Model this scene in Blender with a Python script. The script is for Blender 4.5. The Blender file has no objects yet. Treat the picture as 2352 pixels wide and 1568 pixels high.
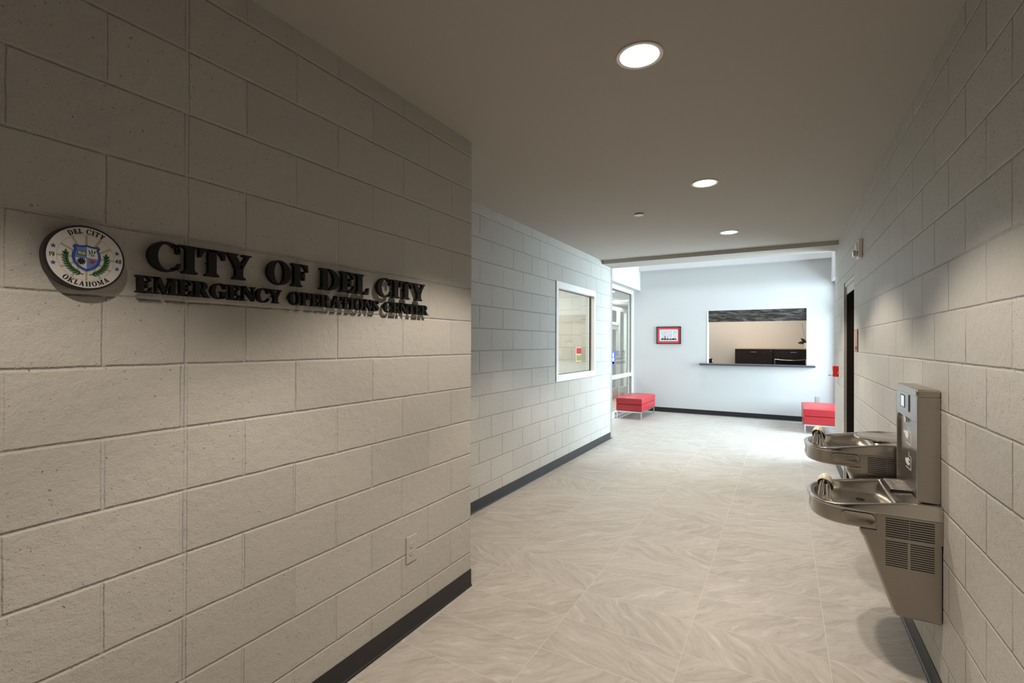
import bpy, bmesh, math, random
from mathutils import Matrix, Vector
PI = math.pi
C = bpy.context.scene.collection
SC = bpy.context.scene

# ------------------------------------------------------------------ camera
yaw, pitch, roll = .5194, .0034, .0033
cd = bpy.data.cameras.new('camera'); cam = bpy.data.objects.new('camera', cd); C.objects.link(cam)
cd.sensor_width = 36; cd.sensor_fit = 'HORIZONTAL'; cd.lens = 16.709; cd.clip_start = .05; cd.clip_end = 200
fw = Vector((-math.sin(yaw)*math.cos(pitch), math.cos(yaw)*math.cos(pitch), math.sin(pitch)))
r0 = Vector((math.cos(yaw), math.sin(yaw), 0)); u0 = r0.cross(fw)
rn = math.cos(roll)*r0 + math.sin(roll)*u0; un = -math.sin(roll)*r0 + math.cos(roll)*u0
cam.matrix_world = Matrix(((rn.x, un.x, -fw.x, 0), (rn.y, un.y, -fw.y, 0), (rn.z, un.z, -fw.z, 1.4948), (0, 0, 0, 1)))
SC.camera = cam
SC.view_settings.view_transform = 'Standard'; SC.view_settings.look = 'None'
SC.view_settings.gamma = 1; SC.view_settings.use_curve_mapping = False
SC.view_settings.exposure = 0.0
SC.cycles.use_denoising = True
SC.cycles.max_bounces = 10; SC.cycles.diffuse_bounces = 6
SC.cycles.sample_clamp_indirect = 6
SC.cycles.caustics_reflective = False; SC.cycles.caustics_refractive = False

# ------------------------------------------------------------------ daylight
W = bpy.data.worlds.new('daylight'); SC.world = W; W.use_nodes = True
W.node_tree.nodes['Background'].inputs[0].default_value = (.80, .90, 1, 1)
W.node_tree.nodes['Background'].inputs[1].default_value = 1.5

def area(name, loc, rot, sx, sy, power, col, spread=PI):
    l = bpy.data.lights.new(name, 'AREA'); l.shape = 'RECTANGLE'; l.size = sx; l.size_y = sy
    l.energy = power; l.color = col; l.spread = spread
    o = bpy.data.objects.new(name, l); C.objects.link(o); o.location = loc; o.rotation_euler = rot
    return o
area('skylight_daylight', (-1.0, 9.62, 6.32), (0, 0, 0), 3.2, .45, 165, (.90, .95, 1))          # daylight in the skylight shaft
area('entrance_daylight', (2.55, 9.05, 1.55), (0, PI/2, math.radians(14)), 2.3, 3.0, 560, (.72, .845, 1), math.radians(138))      # daylight through the glazed entrance
area('office_light', (-.9, 11.9, 2.6), (0, 0, 0), 2.2, .5, 31, (1, .93, .84))                  # office ceiling light behind the counter
area('inner_lobby_light', (-4.3, 11.0, 2.58), (0, 0, 0), 1.6, 4.5, 190, (1, .97, .93))
area('side_room_light', (-3.7, 5.6, 2.6), (0, 0, 0), 1.2, 1.2, 105, (1, .95, .88))

# ------------------------------------------------------------------ geometry data (metres)
XL, XF, XR = -1.678, -2.367, .569
YL, YB0, YE, YF = 2.425, 6.86, 7.325, 10.70
H, ZB, ZT = 2.736, 2.683, 6.4
XG, XGR = -2.95, .91
CS = .2032

# ------------------------------------------------------------------ materials
def newmat(name):
    m = bpy.data.materials.new(name); m.use_nodes = True
    return m, m.node_tree, m.node_tree.nodes['Principled BSDF']
def simple(name, col, rough=.5, metal=0, spec=.5, emit=None, es=0, noise=0, nscale=20, bump=0, coat=0):
    m, nt, b = newmat(name)
    b.inputs['Base Color'].default_value = (*col, 1); b.inputs['Roughness'].default_value = rough
    b.inputs['Metallic'].default_value = metal; b.inputs['Specular IOR Level'].default_value = spec
    b.inputs['Coat Weight'].default_value = coat
    if emit: b.inputs['Emission Color'].default_value = (*emit, 1); b.inputs['Emission Strength'].default_value = es
    if noise or bump:
        tc = nt.nodes.new('ShaderNodeTexCoord'); n = nt.nodes.new('ShaderNodeTexNoise')
        n.inputs['Scale'].default_value = nscale; n.inputs['Detail'].default_value = 5
        nt.links.new(tc.outputs['Object'], n.inputs['Vector'])
        if noise:
            mx = nt.nodes.new('ShaderNodeMix'); mx.data_type = 'RGBA'
            mx.inputs[6].default_value = (*[c*(1-noise) for c in col], 1); mx.inputs[7].default_value = (*[min(1, c*(1+noise)) for c in col], 1)
            nt.links.new(n.outputs[0], mx.inputs[0]); nt.links.new(mx.outputs[2], b.inputs['Base Color'])
        if bump:
            bp = nt.nodes.new('ShaderNodeBump'); bp.inputs['Strength'].default_value = 1; bp.inputs['Distance'].default_value = bump
            nt.links.new(n.outputs[0], bp.inputs['Height']); nt.links.new(bp.outputs[0], b.inputs['Normal'])
    return m
class G:                                   # tiny node-graph helper
    def __init__(s, nt): s.nt = nt
    def put(s, sock, v):
        if hasattr(v, 'links'): s.nt.links.new(v, sock)
        else: sock.default_value = v
    def m(s, op, a, b=0, c=0, clamp=False):
        n = s.nt.nodes.new('ShaderNodeMath'); n.operation = op; n.use_clamp = clamp
        s.put(n.inputs[0], a); s.put(n.inputs[1], b); s.put(n.inputs[2], c); return n.outputs[0]
    def xyz(s, x, y, z):
        n = s.nt.nodes.new('ShaderNodeCombineXYZ'); s.put(n.inputs[0], x); s.put(n.inputs[1], y); s.put(n.inputs[2], z); return n.outputs[0]
    def sep(s, v):
        n = s.nt.nodes.new('ShaderNodeSeparateXYZ'); s.put(n.inputs[0], v); return n.outputs
    def noise(s, v, scale, detail=3, rough=.5, dist=0):
        n = s.nt.nodes.new('ShaderNodeTexNoise'); s.put(n.inputs['Vector'], v); n.inputs['Scale'].default_value = scale
        n.inputs['Detail'].default_value = detail; n.inputs['Roughness'].default_value = rough; n.inputs['Distortion'].default_value = dist
        return n.outputs[0]
    def white(s, v):
        n = s.nt.nodes.new('ShaderNodeTexWhiteNoise'); n.noise_dimensions = '3D'; s.put(n.inputs['Vector'], v); return n.outputs
    def ramp(s, f, *stops):
        n = s.nt.nodes.new('ShaderNodeMapRange'); n.interpolation_type = 'SMOOTHSTEP'
        s.put(n.inputs[0], f); n.inputs[1].default_value, n.inputs[2].default_value, n.inputs[3].default_value, n.inputs[4].default_value = stops
        return n.outputs[0]
    def mix(s, f, a, b):
        n = s.nt.nodes.new('ShaderNodeMix'); n.data_type = 'RGBA'; s.put(n.inputs[0], f)
        for k, v in ((6, a), (7, b)):
            if isinstance(v, tuple): n.inputs[k].default_value = (*v, 1)
            else: s.put(n.inputs[k], v)
        return n.outputs[2]
    def bump(s, h, dist, normal=None):
        n = s.nt.nodes.new('ShaderNodeBump'); n.inputs['Strength'].default_value = 1; n.inputs['Distance'].default_value = dist
        s.put(n.inputs['Height'], h)
        if normal is not None: s.put(n.inputs['Normal'], normal)
        return n.outputs[0]
def pos(nt):
    return nt.nodes.new('ShaderNodeNewGeometry').outputs['Position']

def block_paint(name, axis, u0, col, control=None, zoff=0, pits=1.0):
    """painted concrete masonry: running bond, concave joints, pinholes"""
    m, nt, b = newmat(name); g = G(nt); P = pos(nt); x, y, z = g.sep(P)
    u = g.m('SUBTRACT', y if axis == 'Y' else x, u0); zz = g.m('SUBTRACT', z, zoff)
    row = g.m('FLOOR', g.m('DIVIDE', zz, CS)); par = g.m('MODULO', g.m('ADD', row, 100), 2)
    us = g.m('ADD', u, g.m('MULTIPLY', g.m('SUBTRACT', 1, par), CS))           # even rows shifted half a block
    wob = g.m('MULTIPLY', g.m('SUBTRACT', g.noise(P, 9, 2), .5), .006)
    fu = g.m('PINGPONG', g.m('ADD', us, wob), CS)                               # distance to nearest head joint
    fz = g.m('PINGPONG', g.m('ADD', zz, g.m('MULTIPLY', wob, .8)), CS/2)        # distance to nearest bed joint
    du = fu
    if control is not None:
        du = g.m('MINIMUM', du, g.m('ABSOLUTE', g.m('SUBTRACT', u, g.m('ADD', control-u0, wob))))
    jitter = g.noise(P, 3, 1)
    hd = g.ramp(du, 0, .0075, 0, 1); bd = g.ramp(fz, 0, .0075, 0, 1)
    blk = g.white(g.xyz(g.m('FLOOR', g.m('DIVIDE', us, 2*CS)), row, 3.3))[0]
    hd = g.m('MAXIMUM', hd, g.m('MULTIPLY', jitter, .75))
    joint = g.m('MULTIPLY', hd, bd)
    fine = g.noise(P, 160, 4, .6); mid = g.noise(P, 26, 4, .55)
    hole = g.ramp(g.noise(P, 120 if pits > 1 else 75, 2, .6), .245+.035*(pits > 1), .31+.035*(pits > 1), 0, 1)
    patch = g.ramp(g.m('ADD', g.noise(P, 3.2, 2), g.m('MULTIPLY', g.m('SUBTRACT', blk, .5), .35)), .38, .62, 1, 0)
    hole = g.m('MAXIMUM', hole, g.m('MULTIPLY', patch, .9 if pits < 1 else .6))
    n1 = g.bump(joint, .0045)
    n2 = g.bump(hole, .0025*pits, n1)
    n3 = g.bump(g.m('ADD', g.m('MULTIPLY', mid, 1.0), g.m('MULTIPLY', fine, .5)), .0042, n2)
    nt.links.new(n3, b.inputs['Normal'])
    c1 = g.mix(blk, tuple(c*.955 for c in col), tuple(min(1, c*1.03) for c in col))
    c2 = g.mix(g.m('MULTIPLY', g.m('SUBTRACT', 1, hole), .45*pits, clamp=True), c1, tuple(c*.35 for c in col))
    if pits > 1:                                  # open, shadow-dark head joints
        thin = g.m('MULTIPLY', g.m('MULTIPLY', g.ramp(du, .0012, .0032, 1, 0), g.ramp(g.noise(P, 1.7, 2), .38, .55, 0, .85)), bd)
        c2 = g.mix(thin, c2, tuple(c*.18 for c in col))
    nt.links.new(c2, b.inputs['Base Color'])
    b.inputs['Roughness'].default_value = .48; b.inputs['Specular IOR Level'].default_value = .35
    return m

PAINT = (.455, .44, .408)
M_wall_l = block_paint('block_paint_left', 'Y', YL-CS, PAINT, control=YL-8*CS+.012)
M_wall_f = block_paint('block_paint_far_left', 'Y', 3.553-CS, PAINT, zoff=.004, pits=1.3)
M_wall_r = block_paint('block_paint_right', 'Y', 2.096-CS, PAINT, pits=1.3)
M_wall_x = block_paint('block_paint_cross', 'X', .1, PAINT)

def floor_mat():
    m, nt, b = newmat('slate_tile'); g = G(nt); P = pos(nt); x, y, z = g.sep(P)
    TX, TY = .6128, .3048
    u = g.m('SUBTRACT', x, -1.038-TX*20); v = g.m('SUBTRACT', y, 2.408-TY*60)
    iu = g.m('FLOOR', g.m('DIVIDE', u, TX)); iv = g.m('FLOOR', g.m('DIVIDE', v, TY))
    rnd = g.white(g.xyz(iu, iv, .5)); rv, rc = rnd[0], rnd[1]
    r, gg, bb = g.sep(rc)
    ang = g.m('ADD', .62, g.m('MULTIPLY', g.m('SUBTRACT', r, .5), .7))
    flip = g.m('SUBTRACT', g.m('MULTIPLY', g.m('GREATER_THAN', gg, .16), 2), 1)
    fx = g.m('SUBTRACT', u, g.m('MULTIPLY', iu, TX)); fy = g.m('MULTIPLY', g.m('SUBTRACT', v, g.m('MULTIPLY', iv, TY)), flip)
    ca, sa = g.m('COSINE', ang), g.m('SINE', ang)
    a1 = g.m('SUBTRACT', g.m('MULTIPLY', fx, sa), g.m('MULTIPLY', fy, ca))
    a2 = g.m('ADD', g.m('MULTIPLY', fx, ca), g.m('MULTIPLY', fy, sa))
    warp = g.m('MULTIPLY', g.m('SUBTRACT', g.noise(g.xyz(fx, fy, g.m('MULTIPLY', rv, 40)), 5, 2), .5), .13)
    q = g.xyz(g.m('MULTIPLY', g.m('ADD', a1, warp), 1.0), g.m('MULTIPLY', a2, .13), g.m('MULTIPLY', rv, 90))
    s1 = g.noise(q, 34, 5, .62, .3); s2 = g.noise(q, 9, 3, .5, .4)
    s3 = g.noise(g.xyz(g.m('MULTIPLY', a1, 1), g.m('MULTIPLY', a2, .3), g.m('MULTIPLY', bb, 70)), 60, 4, .7)
    ridge = g.m('ADD', g.m('MULTIPLY', s1, .55), g.m('ADD', g.m('MULTIPLY', s2, .3), g.m('MULTIPLY', s3, .2)))
    t = g.ramp(g.m('ADD', g.m('MULTIPLY', ridge, g.m('ADD', .5, g.m('MULTIPLY', bb, .5))), g.m('MULTIPLY', .26, g.m('SUBTRACT', 1, bb))),  .38, .64, 0, 1)
    base = g.mix(t, (.33, .302, .266), (.49, .462, .424))
    base = g.mix(g.m('MULTIPLY', bb, .30), base, (.39, .355, .315))
    crk = g.ramp(s1, .60, .70, 0, .55); base = g.mix(crk, base, (.57, .54, .495))
    crd = g.ramp(s3, .40, .30, 0, .45); base = g.mix(crd, base, (.27, .24, .21))
    gu = g.m('PINGPONG', u, TX/2); gv = g.m('PINGPONG', v, TY/2)
    # PINGPONG folds at half a tile: 0 at the grout line
    gu = g.m('MINIMUM', gu, gv)
    gr = g.ramp(gu, .0014, .0026, 1, 0)
    colr = g.mix(gr, base, (.56, .52, .465))
    nt.links.new(colr, b.inputs['Base Color'])
    h = g.m('SUBTRACT', ridge, g.m('MULTIPLY', gr, .25))
    nt.links.new(g.bump(h, .0028), b.inputs['Normal'])
    b.inputs['Roughness'].default_value = .42; b.inputs['Specular IOR Level'].default_value = .45
    return m
M_floor = floor_mat()
M_ceil = simple('ceiling_paint', (.43, .402, .364), .85, spec=.2)
M_dry = simple('white_drywall', (.53, .53, .525), .8, spec=.25)
M_beige = simple('office_paint', (.74, .69, .62), .85, spec=.2)
M_base = simple('black_vinyl_base', (.012, .012, .014), .38, noise=.25, nscale=8, spec=.45)
M_alu = simple('clear_anodized_aluminium', (.62, .63, .64), .33, 1, noise=.05)
M_whitealu = simple('white_frame', (.80, .80, .79), .4)
M_black = simple('satin_black', (.012, .010, .010), .42, noise=.2, nscale=60)
M_letter = simple('matte_black_letter', (.005, .0045, .004), .6, spec=.3)
M_blackgloss = simple('gasket_black', (.02, .02, .02), .35)
M_white = simple('white_plastic', (.80, .78, .74), .35)
M_almond = simple('almond_plate', (.43, .405, .36), .4)
M_recept = simple('almond_receptacle', (.50, .47, .42), .4)
M_red = simple('red_leather', (.43, .020, .028), .36, noise=.06, nscale=30, bump=.0004, spec=.5)
M_chrome = simple('chrome', (.80, .80, .80), .07, 1)
M_ivory = simple('ivory_plastic', (.80, .74, .60), .28, coat=.4)
M_slot = simple('dark_slot', (.006, .005, .005), .8)
M_doorleaf = simple('dark_door', (.009, .007, .006), .8, spec=0, noise=.3, nscale=14)
M_frame_paint = simple('door_frame_paint', (.50, .49, .47), .45)
M_woodred = simple('copper_plaque', (.40, .17, .12), .4, noise=.2, nscale=30)
M_fire = simple('fire_alarm_red', (.55, .012, .015), .35)
M_letter_red = simple('red_lettering', (.50, .02, .02), .5)
M_valance = None
def steel():
    m, nt, b = newmat('brushed_stainless'); g = G(nt); P = nt.nodes.new('ShaderNodeTexCoord').outputs['Object']; x, y, z = g.sep(P)
    n = g.noise(g.xyz(g.m('MULTIPLY', x, 4), g.m('MULTIPLY', y, 4), g.m('MULTIPLY', z, 260)), 1.5, 3)
    nt.links.new(g.mix(n, (.43, .395, .355), (.47, .433, .392)), b.inputs['Base Color'])
    b.inputs['Metallic'].default_value = 1
    nt.links.new(g.m('ADD', .27, g.m('MULTIPLY', n, .04)), b.inputs['Roughness'])
    return m
M_steel = steel()
M_steelpol = simple('polished_basin_steel', (.62, .585, .54), .20, 1)
def dark_wood(name, a, c, scale=1.0):
    m, nt, b = newmat(name); g = G(nt); P = nt.nodes.new('ShaderNodeTexCoord').outputs['Object']; x, y, z = g.sep(P)
    n = g.noise(g.xyz(g.m('MULTIPLY', x, 1.1), y, g.m('ADD', g.m('MULTIPLY', z, 8), g.m('MULTIPLY', x, .8))), 5*scale, 5, .6, .8)
    nt.links.new(g.mix(g.ramp(n, .42, .66, 0, 1), a, c), b.inputs['Base Color']); b.inputs['Roughness'].default_value = .3
    return m
M_valance = dark_wood('shutter_bronze', (.022, .019, .018), (.13, .115, .10))
M_espresso = dark_wood('espresso_laminate', (.022, .014, .011), (.036, .024, .019), 2)
M_sill = simple('charcoal_counter', (.060, .060, .075), .3)
M_tan = simple('tan_top', (.55, .42, .30), .5)
M_leaf = simple('leaf_green', (.06, .13, .035), .4, noise=.3, nscale=18)
M_stem = simple('stake_brown', (.20, .15, .10), .6)
M_pot = simple('white_pot', (.78, .76, .72), .35)
def glass(name, tint=(.93, .97, .95)):
    m = bpy.data.materials.new(name); m.use_nodes = True; nt = m.node_tree; nt.nodes.clear()
    o = nt.nodes.new('ShaderNodeOutputMaterial'); mx = nt.nodes.new('ShaderNodeMixShader'); t = nt.nodes.new('ShaderNodeBsdfTransparent')
    gl = nt.nodes.new('ShaderNodeBsdfGlossy'); gl.inputs['Roughness'].default_value = .01; gl.inputs['Color'].default_value = (1, 1, 1, 1)
    g = G(nt); lw = nt.nodes.new('ShaderNodeLayerWeight'); lw.inputs[0].default_value = .5; t.inputs[0].default_value = (*tint, 1)
    f = g.m('ADD', .035, g.m('MULTIPLY', .9, g.m('POWER', lw.outputs['Facing'], 5)))
    nt.links.new(f, mx.inputs[0]); nt.links.new(t.outputs[0], mx.inputs[1]); nt.links.new(gl.outputs[0], mx.inputs[2]); nt.links.new(mx.outputs[0], o.inputs[0])
    return m
M_glass = glass('clear_glass')
M_lamp = simple('lamp_diffuser', (.9, .9, .9), .5, emit=(1, .95, .88), es=7)
M_tube = simple('tube_diffuser', (.9, .9, .9), .5, emit=(1, .98, .95), es=5)
M_blue = simple('seal_blue', (.03, .07, .30), .45); M_ltblue = simple('seal_light_blue', (.10, .22, .52), .45)
M_green = simple('laurel_green', (.015, .085, .03), .45); M_khaki = simple('sunray_khaki', (.36, .36, .20), .5)
M_sealwhite = simple('seal_white', (.60, .58, .57), .4); M_sealred = simple('cap_red', (.45, .02, .02), .45)
M_gold = simple('book_gold', (.42, .42, .18), .5); M_ink = simple('ink_black', (.008, .008, .008), .5)
M_mat = simple('red_mat_board', (.60, .075, .095), .7); M_photoprint = simple('grey_print', (.55, .54, .56), .5, noise=.45, nscale=14)
M_picframe = simple('black_picture_frame', (.025, .018, .016), .35)
M_screen = simple('display_window', (.55, .68, .80), .15, emit=(.6, .75, .9), es=.25)
M_fabric = simple('charcoal_mesh', (.022, .020, .022), .8)
M_decal = simple('grey_vinyl_letters', (.09, .08, .085), .6); M_decalblue = simple('blue_vinyl', (.06, .09, .50), .6)
M_bandgrey = simple('grey_bin', (.42, .41, .39), .6)

# ------------------------------------------------------------------ mesh helpers
def obj(name, bm, mat, parent=None, smooth=False, wn=False, bevel=0, seg=2, mats=None):
    bmesh.ops.recalc_face_normals(bm, faces=bm.faces[:])
    me = bpy.data.meshes.new(name); bm.to_mesh(me); bm.free()
    for mm in (mats or [mat]): me.materials.append(mm)
    o = bpy.data.objects.new(name, me); C.objects.link(o)
    if smooth:
        for p in me.polygons: p.use_smooth = True
        b2 = bmesh.new(); b2.from_mesh(me)
        for e in b2.edges:
            if len(e.link_faces) == 2 and e.calc_face_angle(0) > math.radians(42): e.smooth = False
        b2.to_mesh(me); b2.free()
    if wn:
        w_ = o.modifiers.new('wn', 'WEIGHTED_NORMAL'); w_.keep_sharp = True
    if bevel:
        md = o.modifiers.new('edge', 'BEVEL'); md.width = bevel; md.segments = seg; md.limit_method = 'ANGLE'; md.angle_limit = math.radians(35)
        for p in me.polygons: p.use_smooth = True
        wn = o.modifiers.new('wn', 'WEIGHTED_NORMAL'); wn.keep_sharp = False
    if parent: o.parent = parent
    return o
def B(): return bmesh.new()
def box(bm, x0, x1, y0, y1, z0, z1):
    vs = [bm.verts.new(p) for p in ((x0,y0,z0),(x1,y0,z0),(x1,y1,z0),(x0,y1,z0),(x0,y0,z1),(x1,y0,z1),(x1,y1,z1),(x0,y1,z1))]
    for f in ((0,3,2,1),(4,5,6,7),(0,1,5,4),(1,2,6,5),(2,3,7,6),(3,0,4,7)): bm.faces.new([vs[i] for i in f])
    return bm
def prism(bm, pts, mapf, d0, d1):
    """pts: 2D polygon; mapf(a,b,d) -> 3D"""
    n = len(pts)
    lo = [bm.verts.new(mapf(a, b, d0)) for a, b in pts]; hi = [bm.verts.new(mapf(a, b, d1)) for a, b in pts]
    bm.faces.new(lo[::-1]); bm.faces.new(hi)
    for i in range(n): bm.faces.new((lo[i], lo[(i+1)%n], hi[(i+1)%n], hi[i]))
def cyl(bm, p0, p1, r0, r1=None, n=24, cap=True):
    r1 = r0 if r1 is None else r1
    p0, p1 = Vector(p0), Vector(p1); d = (p1-p0).normalized()
    a = d.orthogonal().normalized(); b = d.cross(a)
    A = [bm.verts.new(p0 + r0*(math.cos(2*PI*i/n)*a + math.sin(2*PI*i/n)*b)) for i in range(n)]
    Bv = [bm.verts.new(p1 + r1*(math.cos(2*PI*i/n)*a + math.sin(2*PI*i/n)*b)) for i in range(n)]
    for i in range(n): bm.faces.new((A[i], A[(i+1)%n], Bv[(i+1)%n], Bv[i]))
    if cap: bm.faces.new(A[::-1]); bm.faces.new(Bv)
def tube(bm, pts, rad, n=12, cap=True):
    pts = [Vector(p) for p in pts]; rings = []
    prev = None
    for i, p in enumerate(pts):
        t = (pts[min(i+1, len(pts)-1)] - pts[max(i-1, 0)]).normalized()
        a = t.orthogonal().normalized() if prev is None else (prev - prev.dot(t)*t).normalized()
        prev = a; b = t.cross(a); r = rad[i] if isinstance(rad, (list, tuple)) else rad
        rings.append([bm.verts.new(p + r*(math.cos(2*PI*k/n)*a + math.sin(2*PI*k/n)*b)) for k in range(n)])
    for i in range(len(rings)-1):
        for k in range(n): bm.faces.new((rings[i][k], rings[i][(k+1)%n], rings[i+1][(k+1)%n], rings[i+1][k]))
    if cap: bm.faces.new(rings[0][::-1]); bm.faces.new(rings[-1])
def lathe(bm, prof, c, n=32, axis='Z', sx=1, sy=1, cap=True):
    rings = []
    for r, h in prof:
        ring = []
        for i in range(n):
            a, b = r*math.cos(2*PI*i/n)*sx, r*math.sin(2*PI*i/n)*sy
            p = (c[0]+a, c[1]+b, c[2]+h) if axis == 'Z' else ((c[0]+h, c[1]+a, c[2]+b) if axis == 'X' else (c[0]+a, c[1]+h, c[2]+b))
            ring.append(bm.verts.new(p))
        rings.append(ring)
    for i in range(len(rings)-1):
        for k in range(n): bm.faces.new((rings[i][k], rings[i][(k+1)%n], rings[i+1][(k+1)%n], rings[i+1][k]))
    if cap: bm.faces.new(rings[0][::-1]); bm.faces.new(rings[-1])
def thing(name, label, cat, loc=(0,0,0), group=None):
    o = bpy.data.objects.new(name, None); C.objects.link(o); o.location = loc; o.empty_display_size = .05
    o['label'] = label; o['category'] = cat
    if group: o['group'] = group
    return o
def at(root, o):                                  # parts are modelled in world space; keep them there
    o.parent = root; o.matrix_parent_inverse = Matrix.Translation(-Vector(root.location)); return o
def tag(o, label, cat, group=None):
    o['label'] = label; o['category'] = cat
    if group: o['group'] = group
    return o
def struct(name, bm, mat, label=None, **k):
    o = obj(name, bm, mat, **k); o['kind'] = 'structure'
    if label: o['label'] = label
    return o

# ------------------------------------------------------------------ the shell
struct('floor', box(B(), -6.6, 3.4, -3.2, 16.2, -.12, 0), M_floor)
struct('wall_left', box(B(), -3.0, XL, -3.0, YL, 0, H), M_wall_l)
def wall_with_hole(xa, xb, ya, yb, z0, z1, hy0, hy1, hz0, hz1):
    bm = B()
    box(bm, xa, xb, ya, hy0, z0, z1); box(bm, xa, xb, hy1, yb, z0, z1)
    if hz0 > z0: box(bm, xa, xb, hy0, hy1, z0, hz0)
    box(bm, xa, xb, hy0, hy1, hz1, z1); return bm
WY0, WY1, WZ0, WZ1 = 5.19, 6.56, 1.03, 2.245
struct('wall_left_far', wall_with_hole(XF-.203, XF, YL, YE-.061, 0, H, WY0+.02, WY1-.02, WZ0+.02, WZ1-.02), M_wall_f)
DY0, DY1, DZ = 5.42, 6.30, 2.16
struct('wall_right', wall_with_hole(XR, XR+.203, -3.0, YE, 0, H, DY0+.01, DY1-.01, 0, DZ-.01), M_wall_r)
bm = B(); box(bm, XL-.05, XR+.05, -3.1, -3.0, 0, H); struct('wall_near', bm, simple('bounce_cut_dark', (.06, .058, .055), .8))  # unseen end wall, colour made dark to lower bounced light in the corridor
bm = B(); box(bm, -3.0, XR+.2, -3.1, YL+.001, H, H+.15); box(bm, XF-.2, XR+.2, YL+.001, YB0, H, H+.15); struct('ceiling', bm, M_ceil)
struct('trim_1', box(B(), XF-.2, XR+.2, YB0, YE, ZB, H+.15), M_ceil, 'dropped drywall header across the corridor mouth')
struct('trim_2', box(B(), XF-.12, XF+.006, YE-.06, YE+.012, 0, ZB-.001), M_alu, 'brushed aluminium post at the end of the far left block wall', bevel=.002)
# lobby shell (tall, skylit)
bm = B(); box(bm, XG-.15, XR+.4, YE-.25, YE, H+.15, ZT); struct('wall_header', bm, M_dry)
bm = B(); box(bm, XG-.15, XF-.20, YE-.12, YE, 0, H+.15); box(bm, XR+.203, XGR+.15, YE-.12, YE, 0, ZT); struct('wall_return', bm, M_dry)
bm = B(); box(bm, XG-.15, -2.80, YE, YF, 2.68, ZT); struct('wall_lobby_left', bm, M_dry)
bm = B(); box(bm, .77, XGR+.15, YE, YF, 2.665, ZT); struct('wall_lobby_right', bm, M_dry)
bm = B(); box(bm, -2.80, .77, YF-.13, YF, 3.10, ZT); struct('wall_bulkhead', bm, M_dry)
OX0, OX1, OZ0, OZ1 = -1.40, .386, 1.085, 2.185
bm = B()
box(bm, XG, OX0, YF, YF+.12, 0, ZT); box(bm, OX1, 1.6, YF, YF+.12, 0, ZT); box(bm, OX0, OX1, YF, YF+.12, 0, OZ0-.04); box(bm, OX0, OX1, YF, YF+.12, OZ1, ZT)
struct('wall_far', bm, M_dry)
bm = B(); box(bm, XG-.2, XGR+.2, YE-.3, 9.35, ZT, ZT+.15); box(bm, XG-.2, XGR+.2, 9.9, YF+.2, ZT, ZT+.15); struct('ceiling_lobby', bm, M_dry)
# office behind the counter
bm = B(); box(bm, XG, 1.7, 12.82, 12.92, 0, 2.9); box(bm, 1.5, 1.6, YF+.12, 12.82, 0, 2.9); box(bm, XG-.1, XG, YF+.12, 12.82, 0, 2.9)
struct('wall_office', bm, M_beige)
struct('ceiling_office', box(B(), XG-.1, 1.6, YF+.12, 12.92, 2.75, 2.85), M_dry)
# room behind the small window
bm = B(); box(bm, -5.1, XF-.203, 7.10, 7.2, 0, H); struct('wall_side_room', bm, M_wall_x)
bm = B(); box(bm, -5.2, -5.1, YL, 7.2, 0, H); struct('wall_side_room_left', bm, M_beige)
struct('ceiling_side_room', box(B(), -5.2, XF-.2, YL, 7.2, H, H+.1), M_dry)
# inner lobby behind the left storefront
bm = B(); box(bm, -6.3, -6.2, 7.2, 16, 0, 2.7); box(bm, -6.3, XG-.1, 15.9, 16, 0, 2.7); box(bm, XG-.12, XG-.02, YF+.12, 16, 0, 2.7); struct('wall_inner_lobby', bm, M_dry)
struct('ceiling_inner_lobby', box(B(), -6.3, XG-.15, 7.2, 16, 2.62, 2.72), M_dry)
# baseboards
def base_run(name, x, y0, y1, s):
    bm = B(); prism(bm, [(0, 0), (.012, 0), (.0105, .006), (.005, .012), (.004, .1016), (0, .1016)], lambda a, b, d: (x+s*a, d, b), y0, y1)
    return struct(name, bm, M_base, 'black vinyl cove base')
base_run('baseboard_left', XL, -3.0, YL+.004, 1); base_run('baseboard_left_far', XF, YL, YE+.004, 1)
base_run('baseboard_right', XR, -3.0, DY0-.05, -1); base_run('baseboard_right_far', XR, DY1+.05, YE, -1)
bm = B(); prism(bm, [(0, 0), (.012, 0), (.0105, .006), (.005, .012), (.004, .1016), (0, .1016)], lambda a, b, d: (d, YF-a, b), -2.93, .89)
struct('baseboard_far', bm, M_base)
bm = B(); prism(bm, [(0, 0), (.012, 0), (.005, .012), (.004, .1016), (0, .1016)], lambda a, b, d: (d, YL+a, b), XF, XL+.004)
struct('baseboard_step', bm, M_base)

# small borrowed-light window in the far left wall
fr = B(); f = .062
box(fr, XF-.08, XF+.012, WY0, WY0+f, WZ0, WZ1); box(fr, XF-.08, XF+.012, WY1-f, WY1, WZ0, WZ1)
box(fr, XF-.08, XF+.012, WY0+f, WY1-f, WZ0, WZ0+.075); box(fr, XF-.08, XF+.012, WY0+f, WY1-f, WZ1-.08, WZ1)
w1 = struct('window_1', fr, M_whitealu, 'pale metal framed window in the far left block wall', bevel=.002)
gk = B(); a0, a1, b0, b1 = WY0+f, WY1-f, WZ0+.075, WZ1-.08
box(gk, XF-.062, XF-.05, a0, a0+.012, b0, b1); box(gk, XF-.062, XF-.05, a1-.014, a1, b0, b1); box(gk, XF-.062, XF-.05, a0, a1, b0, b0+.008); box(gk, XF-.062, XF-.05, a0, a1, b1-.01, b1)
obj('window_gasket', gk, M_blackgloss, w1)
obj('window_pane', box(B(), XF-.058, XF-.053, a0, a1, b0, b1), M_glass, w1)
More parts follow.
